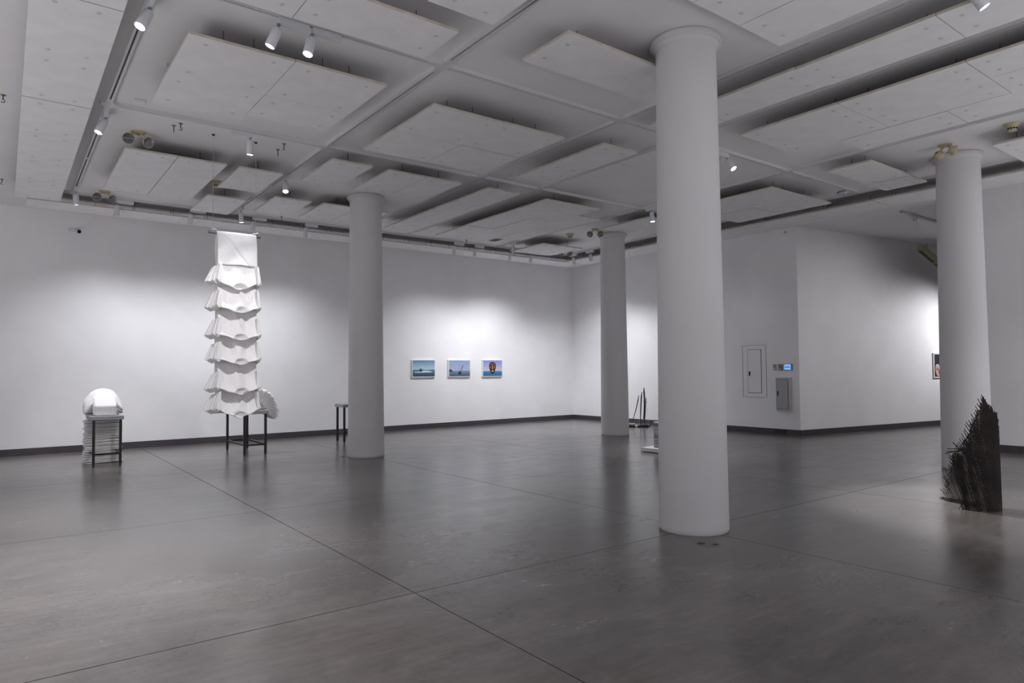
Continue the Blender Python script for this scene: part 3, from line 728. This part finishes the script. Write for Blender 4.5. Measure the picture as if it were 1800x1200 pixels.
def plate(loc, rz, label, size=(.10, .14)):
    t = thing('blank_plate', label, 'plate', loc, rz, 'blank wall plates')
    obj('cover', box_mesh(-size[0]/2, size[0]/2, -.006, 0, -size[1]/2, size[1]/2), WALL, t)
    obj('cover_screw', (lambda b: (b.tube((0, -.008, 0), (0, -.005, 0), .005, n=8), b)[1])(MB()), CAPM, t)
plate(p0 + d2*1.62 + Vector((0, 0, 3.64)), A2, 'blank plate high on the slanted wall beyond the corner')
plate((XW, 12.1, 3.52), -PI/2, 'blank plate on the right wall between the far and nearest columns')
for p_, rz, lb in [((XW, 8.11, 4.40), -PI/2, 'small eye hook high on the right wall by the corner'), ((13.5, 3.75, 4.28), -PI/2, 'small eye hook high on the wall right of the right column')]:
    t = thing('wall_hook', lb, 'hook', p_, rz, 'wall hooks')
    b = MB(); b.tube((0, 0, 0), (0, -.03, 0), .006, n=8); obj('shank', b, ROD, t)
    b = MB(); pts = [Vector((.016*math.cos(a), -.045, .016*math.sin(a))) for a in [2*PI*k/10 for k in range(11)]]
    for p, q in zip(pts, pts[1:]): b.tube(p, q, .004, n=6)
    obj('eye', b, ROD, t)

# ---------------------------------------------------------------- hanging duct in the side room
t = thing('air_duct', 'beige hanging duct with olive grille in the side room', 'duct', (17.42, 6.98, 4.215), 0); t.rotation_euler = (0, math.radians(24), A2)
b = MB(); b.box(0, 1.1, -.05, .05, .03, .15); obj('body', b, mat('duct_beige', (.50, .48, .40), .5), t)
b = MB(); b.box(0, 1.0, -.06, -.05, 0, .16); b.box(0, 1.0, .05, .06, 0, .16); b.box(-.012, 0, -.06, .06, 0, .16); b.box(.62, .65, -.05, .05, .0, .03); obj('frame', b, mat('duct_edge', (.45, .41, .28), .5), t)
olive = mat('grille_olive', (.16, .15, .08), .6)
for k in range(4): obj('grille_bar', box_mesh(.01, .62, -.045+.024*k, -.034+.024*k, .006, .028), olive, t)
obj('dark_lens', box_mesh(.65, .99, -.05, .05, .012, .03), mat('duct_dark', (.06, .05, .05), .5), t)
for sx in (.25,):
    b = MB(); b.tube((sx, 0, .15), (sx-.05, 0, .30), .006, n=6); obj('hanger_rod', b, ROD, t)

# ---------------------------------------------------------------- plinth with paper stack
t = thing('low_plinth', 'low white plinth on the floor left of the nearest column', 'plinth', (9.5, 7.75, 0))
b = MB(); b.box(-.47, .47, -.49, .49, .012, .075); o = obj('platform', b, mat('plinth_white', (.78, .78, .78), .5), t)
obj('recessed_foot', box_mesh(-.44, .44, -.46, .46, 0, .012), DARK, t)
t = thing('paper_stack', 'tall stack of printed sheets with dark streaks on the white plinth', 'paper stack', (9.505, 7.825, .075))
PAP = mat('printed_sheets', (.6, .6, .6), .7); tt = NT(PAP); v = tt.coord((1, 1, 1)); mm = tt.coord((.6, .6, 24))
tt.l(tt.ramp(tt.noise(mm, 1.0, 4, .7, .6), [(.30, (.05, .04, .06)), (.42, (.30, .28, .33)), (.55, (.55, .54, .58)), (.7, (.70, .69, .70)), (.85, (.42, .40, .50))]), tt.b.inputs['Base Color'])
WHT = mat('blank_sheet', (.8, .8, .8), .6)
z = 0
for k in range(20):
    h_ = .0225
    b = MB(); tilt = .012*k/24
    b.box(-.30, .30, -.27, .27, z, z+h_-.0012)
    o = obj('sheet_bundle', b, PAP if k < 19 else WHT, t, rot=(0, 0, random.uniform(-.012, .012)), loc=(random.uniform(-.004, .004), random.uniform(-.004, .004), 0))
    z += h_

# ---------------------------------------------------------------- leaning dark poles on a base
t = thing('pole_sculpture', 'dark leaning poles on a low black base near the right wall', 'sculpture', (12.95, 11.9, 0))
right = Vector((.60, -.80, 0)).normalized(); OAR = paint('charred_wood', (.018, .017, .02), .55, .4, 30, .3)
def P(a, z, dep=0): return right*a + Vector((.8, .6, 0))*dep + Vector((0, 0, z))
b = MB()
pl = [P(-.30, 0, -.30), P(.28, 0, -.30), P(.28, 0, .25), P(-.30, 0, .25)]
b.add(pl+[p+Vector((0, 0, .05)) for p in pl], [(3,2,1,0),(4,5,6,7),(0,1,5,4),(1,2,6,5),(2,3,7,6),(3,0,4,7)])
obj('base', b, BLACKM, t)
for a0, a1, h_, r_, sw in ((-.17, .025, .74, .013, .02), (.06, .10, .82, .016, -.01), (.13, .155, .93, .019, .02), (.16, .20, .68, .014, 0)):
    b = MB(); N_ = 7; pts = []
    for k in range(N_+1):
        f_ = k/N_; pts.append(P(a0+(a1-a0)*f_+sw*math.sin(f_*PI), .05+(h_-.0)*f_, .05*f_))
    for k in range(N_):
        ra = r_*(.6+.5*(k/N_)); rb = r_*(.6+.5*((k+1)/N_)) if k < N_-1 else r_*.5
        b.tube(pts[k], pts[k+1], ra, rb, n=8)
    obj('pole', b, OAR, t, True)
for a0, a1, h_ in ((.05, .03, .70), (.22, .19, .66), (.27, .21, .67), (.14, .12, .78)):
    b = MB(); b.tube(P(a0, .05, -.05), P(a1, h_, 0), .0022, n=5); obj('tension_wire', b, WIRE, t)
b = MB(); pl = [P(-.30, .05, -.29), P(-.06, .05, -.29), P(-.06, .05, -.16), P(-.30, .05, -.16)]
b.add(pl+[p+Vector((0, 0, .045)) for p in pl], [(3,2,1,0),(4,5,6,7),(0,1,5,4),(1,2,6,5),(2,3,7,6),(3,0,4,7)])
obj('pale_block', b, mat('pale_wood', (.52, .44, .36), .6), t)
b = MB(); pl = [P(.10, .05, -.29), P(.27, .05, -.29), P(.27, .05, -.2), P(.10, .05, -.2)]
b.add(pl+[p+Vector((0, 0, .035)) for p in pl], [(3,2,1,0),(4,5,6,7),(0,1,5,4),(1,2,6,5),(2,3,7,6),(3,0,4,7)])
obj('dark_block', b, mat('reddish_block', (.20, .15, .13), .6), t)
b = MB()
for k in range(7):
    a = 2*PI*k/7; b.tube(P(-.01, .03, -.33), P(-.01+.05*math.cos(a), .04+.045*math.sin(a), -.33+.01*k), .008, .004, n=6)
obj('white_knot', b, CLOTH, t)

# ---------------------------------------------------------------- rusty lattice sculpture at the right
t = thing('lattice_sculpture', 'spiky cone of rusty dark metal rods standing in front of the right column', 'sculpture', (8.02, 2.76, 0), math.radians(-70.9)); t.scale = (1, 1, .955)
RUST = mat('rusted_iron', (.06, .045, .04), .6, .35); tt = NT(RUST); v = tt.coord()
tt.l(tt.ramp(tt.noise(v, 5, 5, .65), [(.32, (.014, .012, .012)), (.50, (.028, .021, .019)), (.72, (.060, .037, .030))]), tt.b.inputs['Base Color'])
rnd = random.Random(4)
D_ = math.degrees
TH0, TH1 = math.radians(-70), math.radians(135)
def SP(th, z, dr=0):
    """the curled sheet: a near-cylinder on the right that unrolls flat towards the picture's left"""
    z = max(0.0, z); R = (.212 + dr)*(1 - .09*z); k = math.radians(-38)
    lx = .012 + .012*z
    if th > k: return Vector((lx + R*math.sin(th), -R*math.cos(th), z))
    e = (k-th)*.212*(1 + .25*math.sin(z*9))
    return Vector((lx + R*math.sin(k) - .93*e, -R*math.cos(k) + .37*e, z))
def lerp_prof(prof, d_):
    for (a0, z0_), (a1, z1_) in zip(prof, prof[1:]):
        if a0 <= d_ <= a1: return z0_ + (z1_-z0_)*(d_-a0)/(a1-a0)
    return prof[0][1] if d_ < prof[0][0] else prof[-1][1]
def topz(th): return lerp_prof([(-70, .50), (-58, .57), (-46, .60), (-38, .66), (-28, .72), (-15, .84), (0, .97), (12, 1.08), (22, 1.18), (34, 1.13), (50, 1.06), (70, 1.0), (95, .90), (135, .70)], D_(th))
def botz(th): return lerp_prof([(-70, .10), (-50, .03), (-35, 0), (60, 0), (135, .04)], D_(th))
b = MB()
def strand(th0, z0_, slope, length, r_, dr):
    """a rod following the sheet; slope in radians per metre of height"""
    n_ = max(2, int(length/.07)); pts = []
    for k in range(n_+1):
        z_ = z0_ + length*k/n_; th = th0 + slope*(z_-z0_)
        if th < TH0 or th > TH1 or z_ > topz(th) + rnd.uniform(-.01, .06):
            if pts: break
            continue
        if z_ < botz(th) - rnd.uniform(0, .03): continue
        pts.append(SP(th, z_, dr))
    for p, q in zip(pts, pts[1:]): b.tube(p, q, r_, n=4, caps=True)
for k in range(88): strand(math.radians(-70 + 290*k/88) + rnd.uniform(-.015, .015), 0, -1.55, 1.25, .0044, 0)      # steep, leaning left
for k in range(70): strand(math.radians(-190 + 325*k/70), 0, 2.9, 1.25, .0040, .006)                               # crossing, leaning right
for k in range(58):                                                                                                # short tight rings on the dense side
    z_ = .01 + k*.0205; pts = []
    for j in range(41):
        th = math.radians(-8 + 140*j/40)
        pts.append(SP(th, z_ + .03*math.sin(j*.13), .002) if z_ < topz(th)-.06 else None)
    for p, q in zip(pts, pts[1:]):
        if p and q: b.tube(p, q, .0048, n=4, caps=False)
for k in range(76): strand(math.radians(-24 + 240*k/76), 0, -1.55, 1.2, .0052, -.012)
for k in range(150):
    strand(math.radians(rnd.uniform(-16, 132)), rnd.uniform(0, .85), rnd.uniform(-.9, .9), rnd.uniform(.25, .6), .0050, -.004)
o = obj('rod_lattice', b, RUST, t); o['kind'] = 'stuff'
b = MB()
def spike(p, d_, l_, r_=.0046): b.tube(p - d_*l_*.4, p + d_*l_, r_, r_*.8, n=5)
for k in range(18):                                 # free rod ends along the picture-left edge
    z_ = .10 + .43*k/17
    spike(SP(TH0 + rnd.uniform(0, .12), z_), Vector((-rnd.uniform(.4, .8), rnd.uniform(-.3, .3), rnd.uniform(.5, 1))).normalized(), rnd.uniform(.03, .06))
for k in range(30):                                 # and along the torn top
    th = math.radians(-66 + 100*k/29)
    spike(SP(th, topz(th)-.01), Vector((-rnd.uniform(.25, .6), rnd.uniform(-.3, .3), 1)).normalized(), rnd.uniform(.03, .075))
for x0_, z0_, x1_, z1_ in ((-.25, .63, -.03, .645), (-.20, .70, -.10, .585), (-.27, .575, -.02, .67), (-.26, .60, -.14, .615), (-.06, .66, .03, .72), (-.02, .78, .03, .70)):
    b.tube((x0_+.03, -.13, z0_), (x1_+.03, -.16, z1_), .0052, n=5)
o = obj('spikes', b, RUST, t); o['kind'] = 'stuff'
b = MB()
RUSTF = RUST
for k in range(24):                                 # the part that lies flat on the floor
    f_ = k/23; a = -.32 + .30*f_
    b.tube((a, .42-.40*f_-.03, .008), (a+.13, .36-.36*f_, .012+.03*f_), .0042, n=4)
    b.tube((a+.02, .46-.42*f_, .010), (a+.07, .26-.30*f_, .010), .0042, n=4)
o = obj('floor_rods', b, RUST, t); o['kind'] = 'stuff'

# two small drilled holes with plugs in the floor by the nearest column, and one by the second column
for (x, y, lb) in ((4.66, 3.60, 'pair of small dark floor sockets in front of the nearest column'), (4.70, 11.1, 'small dark floor socket left of the second column')):
    t = thing('floor_socket', lb, 'socket', (x, y, 0), math.radians(-55), 'floor sockets')
    b = MB(); b.lathe((0, 0, 0), [(.032, .0), (.032, .002), (.026, .0025)], 16); obj('plug', b, DARK, t)
    b = MB(); b.lathe((.11, 0, 0), [(.026, .0), (.026, .002), (.02, .0025)], 16); obj('plug', b, DARK, t)
    b = MB(); b.lathe((.055, 0, 0), [(.10, .0), (.10, .0008)], 24); obj('patch_ring', b, mat('patched_concrete', (.15, .145, .14), .5), t)
